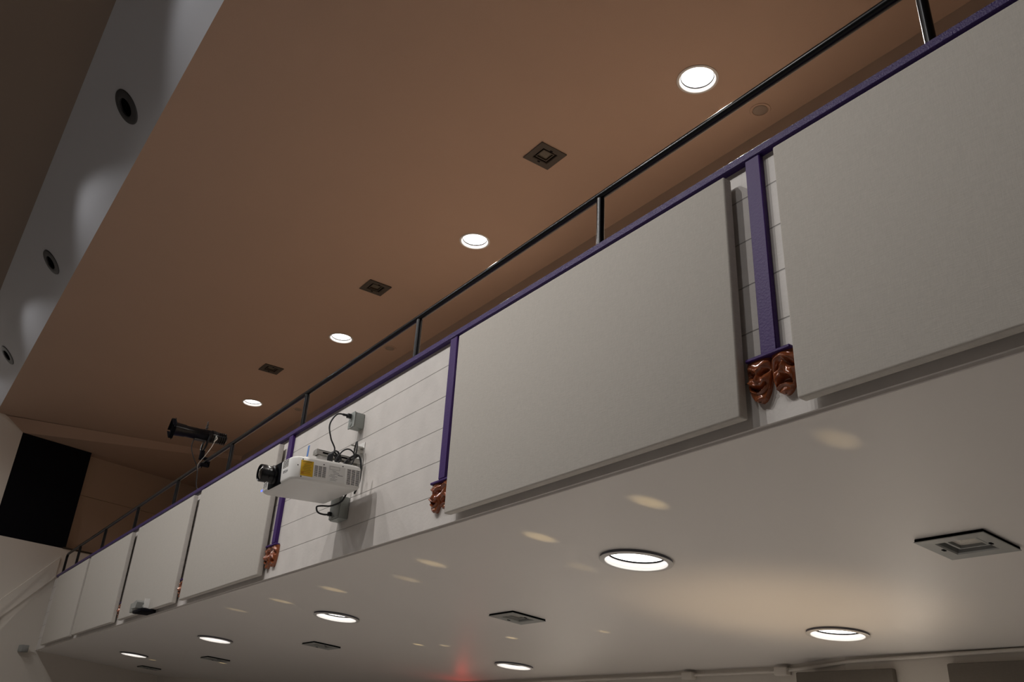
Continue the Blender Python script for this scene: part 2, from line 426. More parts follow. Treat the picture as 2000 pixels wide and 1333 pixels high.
for k, ((x, y), lb) in enumerate(zip(UP, UPL)):
    if k == 0:
        up0 = make_downlight('ceiling_downlight', UR, UO, UD, lb, 0); up0['group'] = 'downlights in the brown ceiling'
        up0.location = (x, y, ZC)
    else: dup(up0, (x, y, ZC), lb)
    spot('downlight_lamp', (x, y, ZC + UD - 0.004), (x, y, 0), (385, 325, 105, 190)[k], 130, 0.7, (1, 0.95, 0.89), 0.03)
for k, ((x, y), lb) in enumerate(zip(LO, LOL)):
    if k == 0:
        lo0 = make_downlight('soffit_downlight', LR, LOo, LD, lb, 0, thick=0.018); lo0['group'] = 'downlights in the soffit'
        lo0.location = (x, y, sz(y)); lo0.rotation_euler = SROT
    else: dup(lo0, (x, y, sz(y)), lb)
    spot('downlight_lamp', (x, y, sz(y) + LD - 0.006), (x, y, -3), (215, 75, 50, 35, 235, 85)[k], 140, 0.7, (1, 0.95, 0.89), 0.03)

# ------------------------------------------------------------------ square fixtures
def make_square(name, label, h, hi, rise, m_frame, m_lens, thick):
    t = thing(name, label, 'ceiling fixture')
    bm = bmesh.new()   # frame: four mitred sides with an inner step going up
    def ring(bm, a, za, c, zc):
        va = [bm.verts.new((sx * a, sy * a, za)) for sx, sy in ((-1, -1), (1, -1), (1, 1), (-1, 1))]
        vc = [bm.verts.new((sx * c, sy * c, zc)) for sx, sy in ((-1, -1), (1, -1), (1, 1), (-1, 1))]
        for k in range(4): bm.faces.new([va[k], va[(k + 1) % 4], vc[(k + 1) % 4], vc[k]])
    prof = [(h, -thick), (h, -thick - 0.003), (h - 0.004, -thick - 0.004), (hi, -thick - 0.002), (hi - 0.006, -thick + 0.004), (hi - 0.010, rise * 0.3)]
    for (a, za), (c, zc) in zip(prof, prof[1:]): ring(bm, a, za, c, zc)
    bmesh.ops.remove_doubles(bm, verts=bm.verts, dist=1e-5)
    obj('frame', bm, m_frame, t)
    bm = bmesh.new()
    for (a, za), (c, zc) in zip([(h - 0.004, -0.0005), (h - 0.003, -thick), (h - 0.02, -thick)], [(h - 0.003, -thick), (h - 0.02, -thick), (h - 0.02, -0.001)]): ring(bm, a, za, c, zc)
    obj('shadow_gap', bm, MT['hole'], t)  # black band painted in as the shade along the frame's outer edge
    bm = bmesh.new()
    prof = [(hi - 0.010, rise * 0.3), (hi * 0.76, rise * 0.4), (hi * 0.74, 0.0), (hi * 0.62, 0.0), (hi * 0.60, rise * 0.35)]
    for (a, za), (c, zc) in zip(prof, prof[1:]): ring(bm, a, za, c, zc)
    bmesh.ops.remove_doubles(bm, verts=bm.verts, dist=1e-5)
    obj('inner_rim', bm, m_frame, t)
    bm = bmesh.new(); add_box(bm, -hi * 0.60, -hi * 0.60, rise * 0.26, hi * 0.60, hi * 0.60, rise * 0.5)
    obj('lens', bm, m_lens, t)
    for sx in (-1, 1):
        bm = bmesh.new(); add_box(bm, sx * hi * 1.12 - 0.006, -0.012, -thick - 0.006, sx * hi * 1.12 + 0.006, 0.012, -thick + 0.001)
        obj('latch', bm, MT['matblack'], t)
    return t

SUL = ['dark bronze square fixture in the brown ceiling, nearest and largest of its row',
       'middle one of the three dark square fixtures in the brown ceiling',
       'smallest dark square fixture in the brown ceiling, above the black spotlight']
SLL = ['grey square fixture in the soffit at the right edge, with a dark gap above it',
       'grey square fixture in the soffit, straight below the large nearest panel edge, second nearest',
       'dark square fixture in the soffit below the lit downlight under the projector wall',
       'dark square fixture in the soffit, second from the left wall',
       'dark sliver of a square fixture in the soffit, farthest, by the left wall']
for k, ((x, y), lb) in enumerate(zip(sq_up, SUL)):
    if k == 0:
        su0 = make_square('square_ceiling_fixture', lb, 0.140, 0.082, 0.045, MT['bronze'], MT['bronzelens'], 0.006); su0['group'] = 'square fixtures in the brown ceiling'
        su0.location = (x, y, ZC)
    else: dup(su0, (x, y, ZC), lb)
for k, ((x, y), lb) in enumerate(zip(sq_lo, SLL)):
    if k == 0:
        sl0 = make_square('square_soffit_fixture', lb, 0.165, 0.100, 0.05, MT['greymetal'], MT['greylens'], 0.014); sl0['group'] = 'square fixtures in the soffit'
        sl0.location = (x, y, sz(y)); sl0.rotation_euler = SROT
    else: dup(sl0, (x, y, sz(y)), lb)

# ------------------------------------------------------------------ small round discs in the brown ceiling
for k, ((x, y), lb) in enumerate(zip([(-0.645, 2.20), (-6.79, 2.165), (-9.881, 2.185)],
        ['round brown disc in the ceiling beside the handrail, below the nearest downlight',
         'round brown disc in the ceiling, between the handrail and the trim left of a post',
         'faint round brown disc in the ceiling, behind the rail near the projector, farthest of them'])):
    if k == 0:
        cp0 = thing('ceiling_disc', lb, 'ceiling disc', (x, y, ZC), group='round discs in the brown ceiling')
        bm = bmesh.new(); add_lathe(bm, [(0.062, -0.0005), (0.064, -0.006), (0.080, -0.006), (0.084, -0.0005)], 40)
        obj('outer_ring', bm, MT['brown'], cp0, smooth=40)
        bm = bmesh.new(); add_lathe(bm, [(0, -0.010), (0.050, -0.010), (0.058, -0.004), (0.058, -0.0005)], 40)
        obj('cover', bm, MT['disc'], cp0, smooth=40)
    else: dup(cp0, (x, y, ZC), lb)

# ------------------------------------------------------------------ round openings in the sloped white step
RV = [(-4.33, 0.335), (-7.88, 0.33), (-11.42, 0.305)]
def on_slope(x, t): return Vector((x, YE - t * math.cos(TH) - 0.0, ZC + t * math.sin(TH)))
VROT = (-TH, 0, 0)   # local -z looks down and to the front
bm = bmesh.new()
for x, t in RV: add_lathe(bm, [(0, -0.1), (0.085, -0.1), (0.085, 0.4), (0, 0.4)], 40, mtx=Matrix.Translation(on_slope(x, t)) @ Matrix.Rotation(VROT[0], 4, 'X'))
cut(slope, bm)
for k, ((x, t), lb) in enumerate(zip(RV, ['dark round opening with a flange in the sloped white ceiling step, nearest and largest',
        'middle one of the three dark round openings in the sloped white ceiling step',
        'smallest dark round opening in the sloped white ceiling step, at the left edge'])):
    if k == 0:
        rv0 = thing('round_vent', lb, 'round vent', on_slope(x, t), VROT, 'round openings in the sloped ceiling step')
        bm = bmesh.new(); add_lathe(bm, [(0.082, -0.001), (0.084, -0.014), (0.10, -0.018), (0.155, -0.010), (0.16, -0.0005)], 48)
        obj('flange', bm, MT['darkgrey'], rv0, smooth=50)
        bm = bmesh.new(); add_lathe(bm, [(0.083, -0.010), (0.080, 0.22), (0, 0.22)], 40)
        obj('throat', bm, MT['hole'], rv0, smooth=50)
    else: dup(rv0, on_slope(x, t), lb)

# ------------------------------------------------------------------ acoustic panels on the balcony face
PANELS = [(1.035, 3.42, 'large beige fabric acoustic panel at the right edge, right of the nearest purple pilaster'),
          (-1.267, 0.785, 'large beige fabric acoustic panel left of the nearest purple pilaster and its copper masks'),
          (-6.067, -4.035, 'beige fabric acoustic panel partly behind the projector lens, left of the bare block wall'),
          (-8.44, -6.312, 'beige fabric acoustic panel with a small white device at its lower edge'),
          (-11.04, -8.76, 'beige fabric acoustic panel, second from the left end of the balcony'),
          (-13.42, -11.195, 'narrow-looking beige acoustic panel at the far left end of the balcony')]
for xa, xb, lb in PANELS:
    bm = bmesh.new()
    add_box(bm, xa, -0.073, 0.026, xb, -0.024, 1.108, bev=0.009, seg=3)
    o = obj('acoustic_panel', bm, MT['fabric'], None, smooth=40)
    tag(o, lb, 'acoustic panel', 'fabric panels on the balcony face')
    bm = bmesh.new()
    for z in (0.2, 0.9): add_box(bm, xa + 0.12, -0.0245, z, xb - 0.12, -0.0015, z + 0.05)
    obj('batten', bm, MT['wood'], o)

# ------------------------------------------------------------------ purple pilasters and copper mask plaques
PIL = [0.90, -1.400, -3.912, -6.19, -8.60]
PILL = ['purple pilaster strip between the two nearest beige panels', 'purple pilaster strip at the right end of the bare block wall',
        'purple pilaster strip behind the projector, at the left end of the bare block wall',
        'purple pilaster strip hidden in the gap left of the panel beside the projector', 'purple pilaster strip in the far gap right of the second panel from the left']
for x, lb in zip(PIL, PILL):
    bm = bmesh.new(); add_box(bm, x - 0.037, -0.028, 0.262, x + 0.037, 0.0, 1.158, bev=0.004, seg=1)
    tag(obj('pilaster', bm, MT['purple2'], None, smooth=40), lb, 'pilaster', 'purple pilasters on the balcony face')

def g(u, v, cu, cv, su, sv, rot=0.0):
    c, s = math.cos(rot), math.sin(rot)
    du, dv = u - cu, v - cv
    a, bb = (c * du + s * dv) / su, (-s * du + c * dv) / sv
    return math.exp(-(a * a + bb * bb))

def mask_bm(kind):
    """u across (-1..1), v up (-1..1); real size 0.108 x 0.165"""
    W, H = 0.056, 0.084
    NU, NV = 44, 56
    def half(v):      # half width of the outline at height v
        if v > 0.55: return 0.98
        t = (v - 0.55) / 1.55            # 0 .. -1
        return max(0.0, 0.98 * math.sqrt(max(0.0, 1 - abs(t) ** 2.3)) * (1 - 0.10 * abs(t)))
    def height(u, v):
        d = 1 - min(1, abs(u)) ** 2.4
        h = 0.012 + 0.018 * max(0, d) ** 0.6 * (1 - 0.35 * max(0, -v) ** 2)
        if kind == 'comedy':
            h += 0.017 * (g(u, v, -0.45, 0.62, 0.42, 0.12, -0.30) + g(u, v, 0.45, 0.62, 0.42, 0.12, 0.30))       # arched brows
            h -= 0.036 * (g(u, v, -0.46, 0.34, 0.30, 0.085, -0.25) + g(u, v, 0.46, 0.34, 0.30, 0.085, 0.25))     # slanted eyes
            h += 0.022 * g(u, v, 0, 0.10, 0.13, 0.34) + 0.012 * g(u, v, 0, -0.08, 0.24, 0.10)                    # nose
            h += 0.015 * (g(u, v, -0.58, -0.02, 0.26, 0.22) + g(u, v, 0.58, -0.02, 0.26, 0.22))                  # cheeks
            yc = -0.40 + 0.34 * u * u * 1.4
            if abs(u) < 0.66:
                h -= 0.036 * math.exp(-((v - yc) / (0.105 * (1.05 - abs(u)))) ** 2)                              # smile
                h += 0.010 * math.exp(-((v - yc + 0.17) / 0.06) ** 2) + 0.008 * math.exp(-((v - yc - 0.16) / 0.05) ** 2)
            h += 0.010 * g(u, v, 0, -0.86, 0.26, 0.12)
        else:
            h += 0.017 * (g(u, v, -0.42, 0.66, 0.42, 0.11, 0.34) + g(u, v, 0.42, 0.66, 0.42, 0.11, -0.34))       # worried brows
            h -= 0.036 * (g(u, v, -0.48, 0.34, 0.30, 0.10, 0.42) + g(u, v, 0.48, 0.34, 0.30, 0.10, -0.42))       # drooping eyes
            h += 0.020 * g(u, v, 0, 0.16, 0.13, 0.32) + 0.010 * g(u, v, 0, 0.00, 0.22, 0.09)
            h += 0.009 * (g(u, v, -0.62, 0.05, 0.22, 0.25) + g(u, v, 0.62, 0.05, 0.22, 0.25))
            yc = -0.30 - 0.42 * u * u * 1.5
            if abs(u) < 0.62:
                h -= 0.036 * math.exp(-((v - yc) / (0.16 * (1.05 - abs(u)))) ** 2)                               # downturned open mouth
                h += 0.011 * math.exp(-((v - yc - 0.24) / 0.06) ** 2) + 0.012 * math.exp(-((v - yc + 0.26) / 0.08) ** 2)
            h += 0.008 * g(u, v, 0, -0.85, 0.3, 0.12)
        return max(0.003, h)
    bm = bmesh.new(); front = []
    for j in range(NV + 1):
        v = -1 + 2 * j / NV
        hw = half(v); row = []
        for i in range(NU + 1):
            s = -1 + 2 * i / NU
            uu = s * hw
            row.append(bm.verts.new((uu * W, -height(uu if hw > 0.3 else s * 0.6, v), v * H)))
        front.append(row)
    for j in range(NV):
        for i in range(NU):
            bm.faces.new([front[j][i], front[j][i + 1], front[j + 1][i + 1], front[j + 1][i]])
    edge = [front[0][i] for i in range(NU + 1)] + [front[j][NU] for j in range(1, NV + 1)] + [front[NV][i] for i in range(NU - 1, -1, -1)] + [front[j][0] for j in range(NV - 1, 0, -1)]
    back = [bm.verts.new((p.co.x, 0, p.co.z)) for p in edge]
    n = len(edge)
    for k in range(n): bm.faces.new([edge[k], back[k], back[(k + 1) % n], edge[(k + 1) % n]])
    bmesh.ops.remove_doubles(bm, verts=bm.verts, dist=1e-6)
    return bm

mk0 = thing('theater_mask_plaque', 'pair of copper comedy and tragedy masks under the nearest purple pilaster', 'wall mask', (0.90, 0, 0.165), group='copper mask plaques under the pilasters')
o = obj('comedy_mask', mask_bm('comedy'), MT['copper'], mk0, smooth=70); o.location = (-0.056, 0, -0.001); o['label'] = 'laughing copper mask'
o = obj('tragedy_mask', mask_bm('tragedy'), MT['copper'], mk0, smooth=70); o.location = (0.056, 0, 0.0); o['label'] = 'weeping copper mask'
bm = bmesh.new(); add_box(bm, -0.102, -0.040, 0.082, 0.102, 0.0, 0.097, bev=0.004, seg=1)
o = obj('ledge', bm, MT['purple2'], mk0, smooth=40); o['label'] = 'purple ledge'
for x, lb in ((-1.400, 'copper mask pair half hidden by the large panel, right end of the bare block wall'),
              (-3.930, 'small copper mask pair below the projector lens, left end of the bare block wall'),
              (-6.19, 'sliver of copper masks in the gap left of the panel beside the projector'),
              (-8.60, 'sliver of copper masks in the far gap left of the white device')):
    dup(mk0, (x, 0, 0.158), lb)

# ------------------------------------------------------------------ black pipe railing on the parapet
POSTS = [3.43, 1.666, -0.112, -1.98, -3.848, -5.674, -7.487, -9.224, -11.018, -12.77, -13.815]
ZR, YR = 1.540, 0.03
rail = thing('railing', 'long black pipe railing running along the top of the balcony parapet', 'railing', (0, YR, 1.198))
bm = bmesh.new()
add_tube(bm, [(6.0, 0, ZR - 1.198), (-13.72, 0, ZR - 1.198), (-13.785, 0, ZR - 1.198 - 0.012), (-13.815, 0, ZR - 1.198 - 0.05)], 0.0215, 14, smooth=False)
obj('handrail', bm, MT['black'], rail, smooth=50)
for k, x in enumerate(POSTS):
    bm = bmesh.new(); zt = ZR - 1.198 - (0.02 if k < len(POSTS) - 1 else 0.045)
    add_lathe(bm, [(0, 0), (0.034, 0), (0.034, 0.005), (0.0215, 0.010), (0.0205, 0.03), (0.0205, zt), (0, zt)], 16)
    o = obj('post', bm, MT['black'], rail, smooth=50); o.location = (x, 0, 0)

# ------------------------------------------------------------------ projector on its wall arm
PX, PY, PZ = -2.525, -0.350, 0.335
PITCH = math.radians(3.0)
proj = thing('projector', 'white video projector hung on the bare block wall, lens towards the hall', 'projector', (PX, PY, PZ), (PITCH, 0, 0))
def rr_ring(hx, y0, y1, rf, rb, z, n=8):
    pts = []
    for cx, cy, r_, a0 in ((hx - rf, y0 + rf, rf, -90), (hx - rb, y1 - rb, rb, 0), (-hx + rb, y1 - rb, rb, 90), (-hx + rf, y0 + rf, rf, 180)):
        for k in range(n + 1):
            a = math.radians(a0 + 90 * k / n); pts.append((cx + r_ * math.cos(a), cy + r_ * math.sin(a), z))
    return pts
bm = bmesh.new(); prev = None; rings = []
for z, ins in ((0.0, 0.022), (0.006, 0.008), (0.016, 0.001), (0.022, 0.0), (0.136, 0.0), (0.146, 0.004), (0.152, 0.014)):
    rings.append([bm.verts.new(p) for p in rr_ring(0.265 - ins, -0.235 + ins, 0.235 - ins, max(0.012, 0.060 - ins), max(0.008, 0.025 - ins), z)])
for a, c in zip(rings, rings[1:]):
    for k in range(len(a)): bm.faces.new([a[k], a[(k + 1) % len(a)], c[(k + 1) % len(a)], c[k]])
bm.faces.new(rings[0][::-1]); bm.faces.new(rings[-1])
add_box(bm, -0.20, -0.15, 0.150, 0.225, 0.20, 0.166, bev=0.006)
obj('body', bm, MT['white'], proj, smooth=30)
bm = bmesh.new()      # bezel set into the front face
add_box(bm, -0.125, -0.2385, 0.004, 0.085, -0.225, 0.147, bev=0.006)
bezel = obj('lens_bezel', bm, MT['matblack'], proj, smooth=35)
RL = Matrix.Rotation(PI / 2, 4, 'X')      # lathe axis z -> -y
bm = bmesh.new()
add_lathe(bm, [(0.060, 0), (0.060, 0.02), (0.052, 0.026), (0.051, 0.052), (0.054, 0.058), (0.056, 0.066), (0.056, 0.100), (0.053, 0.104), (0.047, 0.100)], 40, mtx=Matrix.Translation((-0.01, -0.238, 0.078)) @ RL)
lens_o = obj('lens_barrel', bm, MT['black'], proj, smooth=35)
bm = bmesh.new()
add_lathe(bm, [(0, 0.106), (0.02, 0.104), (0.036, 0.098), (0.047, 0.092)], 32, mtx=Matrix.Translation((-0.01, -0.238, 0.078)) @ RL)
obj('front_glass', bm, MT['glass'], lens_o, smooth=60)
# side face (+x): sticker, vents, info sticker
SX = 0.2655
bm = bmesh.new(); add_box(bm, SX - 0.001, -0.182, 0.030, SX + 0.0005, -0.100, 0.128)
for k in range(7): add_box(bm, SX - 0.001, -0.170 + 0.004 * (k % 3), 0.044 + k * 0.0105, SX + 0.0009, -0.112 - 0.006 * (k % 2), 0.0475 + k * 0.0105, mi=2 if k not in (0, 6) else 1)
add_box(bm, SX - 0.001, -0.176, 0.040, SX + 0.001, -0.160, 0.056, mi=1)
add_box(bm, SX - 0.001, -0.172, 0.117, SX + 0.0009, -0.112, 0.124, mi=2)
o = obj('warning_sticker', bm, [MT['yellow'], MT['amber'], MT['ochre']], proj); o['label'] = 'yellow warning sticker'
def vent(y0, y1, z0, z1, cols, rows):
    bm = bmesh.new()
    add_box(bm, SX - 0.001, y0, z0, SX + 0.0003, y1, z1, mi=0)
    dz = (z1 - z0) / rows
    for k in range(rows + 1): add_box(bm, SX - 0.001, y0, z0 + k * dz - dz * 0.20, SX + 0.0022, y1, z0 + k * dz + dz * 0.20, mi=1)
    dy = (y1 - y0) / cols
    for k in range(cols + 1): add_box(bm, SX - 0.001, y0 + k * dy - 0.002, z0, SX + 0.0025, y0 + k * dy + 0.002, z1, mi=1)
    return obj('vent_grille', bm, [MT['hole'], MT['white']], proj)
vent(-0.094, -0.012, 0.038, 0.108, 3, 11)
vent(0.130, 0.222, 0.020, 0.122, 3, 14)
bm = bmesh.new(); add_box(bm, SX - 0.001, 0.004, 0.020, SX + 0.0004, 0.118, 0.124)
rnd = random.Random(3)
add_box(bm, SX, 0.010, 0.099, SX + 0.0008, 0.080, 0.1005, mi=1); add_box(bm, SX, 0.010, 0.119, SX + 0.0008, 0.080, 0.1205, mi=1)
add_box(bm, SX, 0.010, 0.099, SX + 0.0008, 0.0115, 0.1205, mi=1); add_box(bm, SX, 0.0785, 0.099, SX + 0.0008, 0.080, 0.1205, mi=1)
for k in range(8):
    z = 0.030 + k * 0.0085; a = 0.010 + rnd.random() * 0.03; l = 0.02 + rnd.random() * 0.045
    add_box(bm, SX, a, z, SX + 0.0008, a + l, z + 0.0022, mi=1)
add_box(bm, SX, 0.070, 0.066, SX + 0.0008, 0.104, 0.070, mi=1)
obj('info_sticker', bm, [MT['offwhite'], MT['ink']], proj)
for y, z in ((-0.202, 0.092), (-0.172, 0.134), (-0.175, 0.024), (-0.03, 0.122), (0.10, 0.132)):
    bm = bmesh.new(); add_lathe(bm, [(0, 0.0015), (0.0035, 0.0012), (0.0045, 0)], 10, mtx=Matrix.Translation((SX - 0.0005, y, z)) @ Matrix.Rotation(PI / 2, 4, 'Y'))
    obj('screw', bm, MT['darkgrey'], proj)
# front face: louvres each side of the bezel, badge, lit indicator
for x0, x1, z0, z1 in ((0.105, 0.190, 0.100, 0.140), (-0.205, -0.142, 0.030, 0.092)):
    bm = bmesh.new(); add_box(bm, x0, -0.2358, z0, x1, -0.230, z1, mi=0)
    n = max(3, int((z1 - z0) / 0.010))
    for k in range(n + 1):
        z = z0 + (z1 - z0) * k / n; add_box(bm, x0, -0.2378, z - 0.0022, x1, -0.230, z + 0.0022, mi=1)
    obj('louvre', bm, [MT['hole'], MT['white']], proj)
bm = bmesh.new(); add_box(bm, -0.250, -0.2225, 0.016, -0.215, -0.2195, 0.026)
o = obj('indicator_light', bm, MT['blueled'], proj); o.location = (0.0, -0.011, 0); o['label'] = 'blue glowing indicator'
tx = bpy.data.curves.new('badge', 'FONT'); tx.body = 'EPSON'; tx.size = 0.024; tx.extrude = 0.0006; tx.align_x = 'CENTER'
to = bpy.data.objects.new('badge_text', tx); COL.objects.link(to)
me = bpy.data.meshes.new_from_object(to.evaluated_get(bpy.context.evaluated_depsgraph_get()))
bpy.data.objects.remove(to)
me.materials.clear(); me.materials.append(MT['ink'])
o = bpy.data.objects.new('badge', me); COL.objects.link(o); o.parent = proj; o.rotation_euler = (PI / 2, 0, 0); o.location = (0.155, -0.2358, 0.060)

# wall arm
mount = thing('projector_mount', 'grey metal wall arm that carries the projector', 'projector mount', (-2.575, 0, 0.620))
bm = bmesh.new(); add_box(bm, -0.055, -0.006, -0.12, 0.055, 0, 0.145, bev=0.002, seg=1)
obj('wall_plate', bm, MT['white'], mount)
bm = bmesh.new()
add_box(bm, -0.030, -0.325, -0.012, -0.026, -0.006, 0.022); add_box(bm, 0.026, -0.325, -0.012, 0.030, -0.006, 0.022)
add_box(bm, -0.030, -0.325, 0.018, 0.030, -0.006, 0.022); add_box(bm, 0.030, -0.29, 0.000, 0.032, -0.06, 0.010, mi=1)
obj('arm', bm, [MT['steel'], MT['hole']], mount)
bm = bmesh.new(); add_box(bm, -0.032, -0.335, -0.012, 0.032, -0.322, 0.024, bev=0.003); 
obj('end_bracket', bm, MT['steel'], mount)
bm = bmesh.new(); add_box(bm, -0.02, -0.31, -0.102, 0.02, -0.22, -0.012); add_box(bm, -0.09, -0.40, -0.106, 0.09, -0.18, -0.098)
obj('drop_plate', bm, MT['white'], mount)
bm = bmesh.new(); add_box(bm, -0.008, -0.060, 0.095, 0.055, -0.006, 0.101); add_box(bm, -0.008, -0.060, 0.060, 0.055, -0.006, 0.066)
add_tube(bm, [(0.04, -0.10, 0.104), (0.04, -0.006, 0.104)], 0.006, 8, smooth=False); add_tube(bm, [(0.04, -0.07, 0.075), (0.04, -0.006, 0.075)], 0.008, 8, smooth=False)
obj('adjusting_bolt', bm, MT['steel'], mount)

# junction boxes and cords
jb = thing('junction_box', 'grey cast electrical box with a plug, above the projector under the trim', 'electrical box', (-2.625, 0, 0.932))
bm = bmesh.new(); add_box(bm, -0.042, -0.076, -0.056, 0.042, 0, 0.056, bev=0.007, seg=2); obj('body', bm, MT['boxgrey'], jb, smooth=35)
bm = bmesh.new(); add_box(bm, -0.045, -0.084, -0.059, 0.045, -0.074, 0.059, bev=0.003, seg=1); cv = obj('cover_plate', bm, MT['boxgrey'], jb, smooth=35)
bm = bmesh.new()
for z in (0.026, -0.030): add_lathe(bm, [(0, 0.089), (0.017, 0.089), (0.019, 0.084), (0.019, 0.078)], 20, mtx=Matrix.Translation((0, 0, z)) @ RL)
obj('outlet', bm, MT['boxgrey'], jb, smooth=35)
bm = bmesh.new()
add_box(bm, -0.016, -0.130, 0.012, 0.016, -0.098, 0.042, bev=0.005)
add_tube(bm, [(0, -0.125, 0.028), (0, -0.16, 0.026)], 0.009, 10, smooth=False)
add_tube(bm, [(0, -0.14, 0.027), (-0.01, -0.20, 0.02), (-0.03, -0.235, -0.06), (-0.02, -0.215, -0.16), (-0.012, -0.18, -0.23), (-0.015, -0.20, -0.285), (-0.016, -0.24, -0.33), (-0.018, -0.22, -0.385)], 0.0055, 10)
pc = obj('power_cord', bm, MT['rubber'], None, smooth=60)
pc.location = (-2.627, 0.010, 0.932); tag(pc, 'black power cord from the grey box down to the top of the projector', 'power cord')
bm = bmesh.new()
for k in range(5):
    cx = 0.018 * (k - 2)
    add_tube(bm, [(cx, -0.03, -0.035), (cx + 0.02, -0.036, 0.03), (cx + 0.008, 0.0, 0.045 + 0.008 * (k % 2)), (cx + 0.005, 0.03, 0.0), (cx - 0.008, 0.0, -0.035), (cx, -0.03, -0.03)], 0.005, 8)
add_tube(bm, [(0.06, -0.02, -0.03), (0.085, 0.01, 0.04), (0.10, 0.05, 0.062), (0.11, 0.09, 0.03), (0.10, 0.08, -0.035), (0.06, 0.04, -0.03)], 0.005, 8)
cb = obj('cable_bundle', bm, MT['rubber'], None, smooth=60); cb.location = (-2.455, -0.24, 0.565)
tag(cb, 'coiled black cable bundle on top of the projector', 'cable bundle')
bm = bmesh.new()
add_tube(bm, [(-0.01, -0.075, 0.095), (-0.022, -0.078, 0.04), (-0.012, -0.080, -0.02), (0.006, -0.078, -0.01), (0.010, -0.075, 0.05), (-0.004, -0.074, 0.095)], 0.005, 8)
add_tube(bm, [(0.0, -0.16, -0.095), (0.0, -0.11, -0.03), (0.01, -0.06, -0.005), (0.02, -0.035, -0.06), (0.02, -0.030, -0.18), (0.01, -0.05, -0.27)], 0.007, 8)
add_tube(bm, [(0.0, -0.15, -0.090), (0.0, -0.10, -0.045), (0.005, -0.06, -0.01)], 0.006, 8)
o = obj('signal_cable', bm, MT['rubber'], None, smooth=60); o.location = (-2.495, 0, 0.65)
tag(o, 'black cable looped behind the projector at the wall plate', 'cable')
jb2 = thing('lower_junction_box', 'grey electrical box with a looped cord, in shadow below the projector', 'electrical box', (-2.72, 0, 0.30))
bm = bmesh.new(); add_box(bm, -0.075, -0.07, -0.060, 0.075, 0, 0.095, bev=0.010, seg=2); obj('body', bm, MT['boxgrey'], jb2, smooth=35)
bm = bmesh.new(); add_box(bm, -0.068, -0.078, -0.053, 0.068, -0.068, 0.088, bev=0.003, seg=1); obj('cover_plate', bm, MT['boxgrey'], jb2, smooth=35)
bm = bmesh.new()
add_tube(bm, [(-0.03, -0.086, -0.02), (-0.03, -0.13, -0.030), (-0.06, -0.165, -0.015), (-0.08, -0.17, 0.024), (-0.05, -0.15, 0.030), (0.0, -0.115, 0.026), (0.05, -0.096, 0.030), (0.11, -0.075, 0.05), (0.13, -0.055, 0.11)], 0.006, 10)
add_box(bm, -0.042, -0.105, -0.034, -0.018, -0.0795, -0.006, bev=0.004)
o = obj('looped_cord', bm, MT['rubber'], None, smooth=60); o.location = (-2.72, 0, 0.30)
tag(o, 'black cord looping out of the lower grey box under the projector', 'power cord')
bm = bmesh.new(); add_box(bm, -0.017, -0.0012, -0.045, 0.017, 0, 0.045)
o = obj('tape_strip', bm, MT['bluetape']); o.location = (-3.555, 0, 0.945); o.rotation_euler = (0, math.radians(4), 0)
tag(o, 'short strip of blue tape on the bare block wall above the projector', 'tape')

# ------------------------------------------------------------------ black stage spotlight clamped to the rail
sp = thing('stage_spotlight', 'black ellipsoidal stage spotlight clamped on the balcony handrail', 'spotlight', (-6.54, YR, ZR))
AX = Matrix.Translation((0, -0.03, 0.285)) @ Matrix.Rotation(math.radians(1.0), 4, 'X') @ RL     # lathe z -> -y
bm = bmesh.new()
add_lathe(bm, [(0.0, -0.03), (0.066, -0.03), (0.066, 0.06), (0.062, 0.075), (0.062, 0.24), (0.068, 0.26), (0.074, 0.36), (0.080, 0.375), (0.080, 0.385), (0.072, 0.385), (0.070, 0.35), (0.0, 0.345)], 32, mtx=AX)
obj('barrel', bm, MT['black'], sp, smooth=35)
bm = bmesh.new()
add_lathe(bm, [(0.0, -0.205), (0.030, -0.205), (0.052, -0.19), (0.056, -0.12), (0.072, -0.06), (0.072, -0.03), (0.0, -0.03)], 24, mtx=AX)
for k in range(5): add_lathe(bm, [(0.056, -0.185 + 0.022 * k), (0.066, -0.185 + 0.022 * k), (0.066, -0.180 + 0.022 * k), (0.056, -0.180 + 0.022 * k)], 24, mtx=AX, closed=True)
obj('lamp_housing', bm, MT['black'], sp, smooth=35)
bm = bmesh.new()
for a in range(4):
    mt = AX @ Matrix.Rotation(a * PI / 2 + PI / 4, 4, 'Z')
    add_box(bm, -0.068, 0.064, 0.372, 0.068, 0.098, 0.377, mtx=mt); add_box(bm, -0.070, 0.080, 0.372, 0.070, 0.0835, 0.410, mtx=mt)
obj('color_frame_holder', bm, MT['matblack'], sp)
bm = bmesh.new()
add_lathe(bm, [(0, 0.375), (0.03, 0.371), (0.06, 0.358), (0.070, 0.348)], 32, mtx=AX)
obj('front_lens', bm, MT['clearglass'], sp, smooth=60)
for a in (0.4, -0.5, 0.0):
    mt = AX @ Matrix.Rotation(PI + a, 4, 'Z')
    bm = bmesh.new(); add_box(bm, -0.006, 0.055, 0.030, 0.006, 0.10, 0.036, mtx=mt)
    obj('shutter_handle', bm, MT['darkgrey'], sp)
bm = bmesh.new()
add_box(bm, -0.03, 0.06, 0.02, 0.03, 0.068, 0.14, mtx=AX @ Matrix.Rotation(PI, 4, 'Z'))
obj('top_plate', bm, MT['darkgrey'], sp)
bm = bmesh.new()
add_tube(bm, [(0, -0.06, 0.34), (0, -0.06, 0.445)], 0.007, 8, smooth=False); add_tube(bm, [(-0.03, -0.06, 0.40), (0.03, -0.06, 0.40)], 0.008, 8, smooth=False)
add_box(bm, -0.018, -0.072, 0.366, 0.018, -0.048, 0.380)
obj('top_knob', bm, MT['darkgrey'], sp)
bm = bmesh.new()      # yoke: flat strap
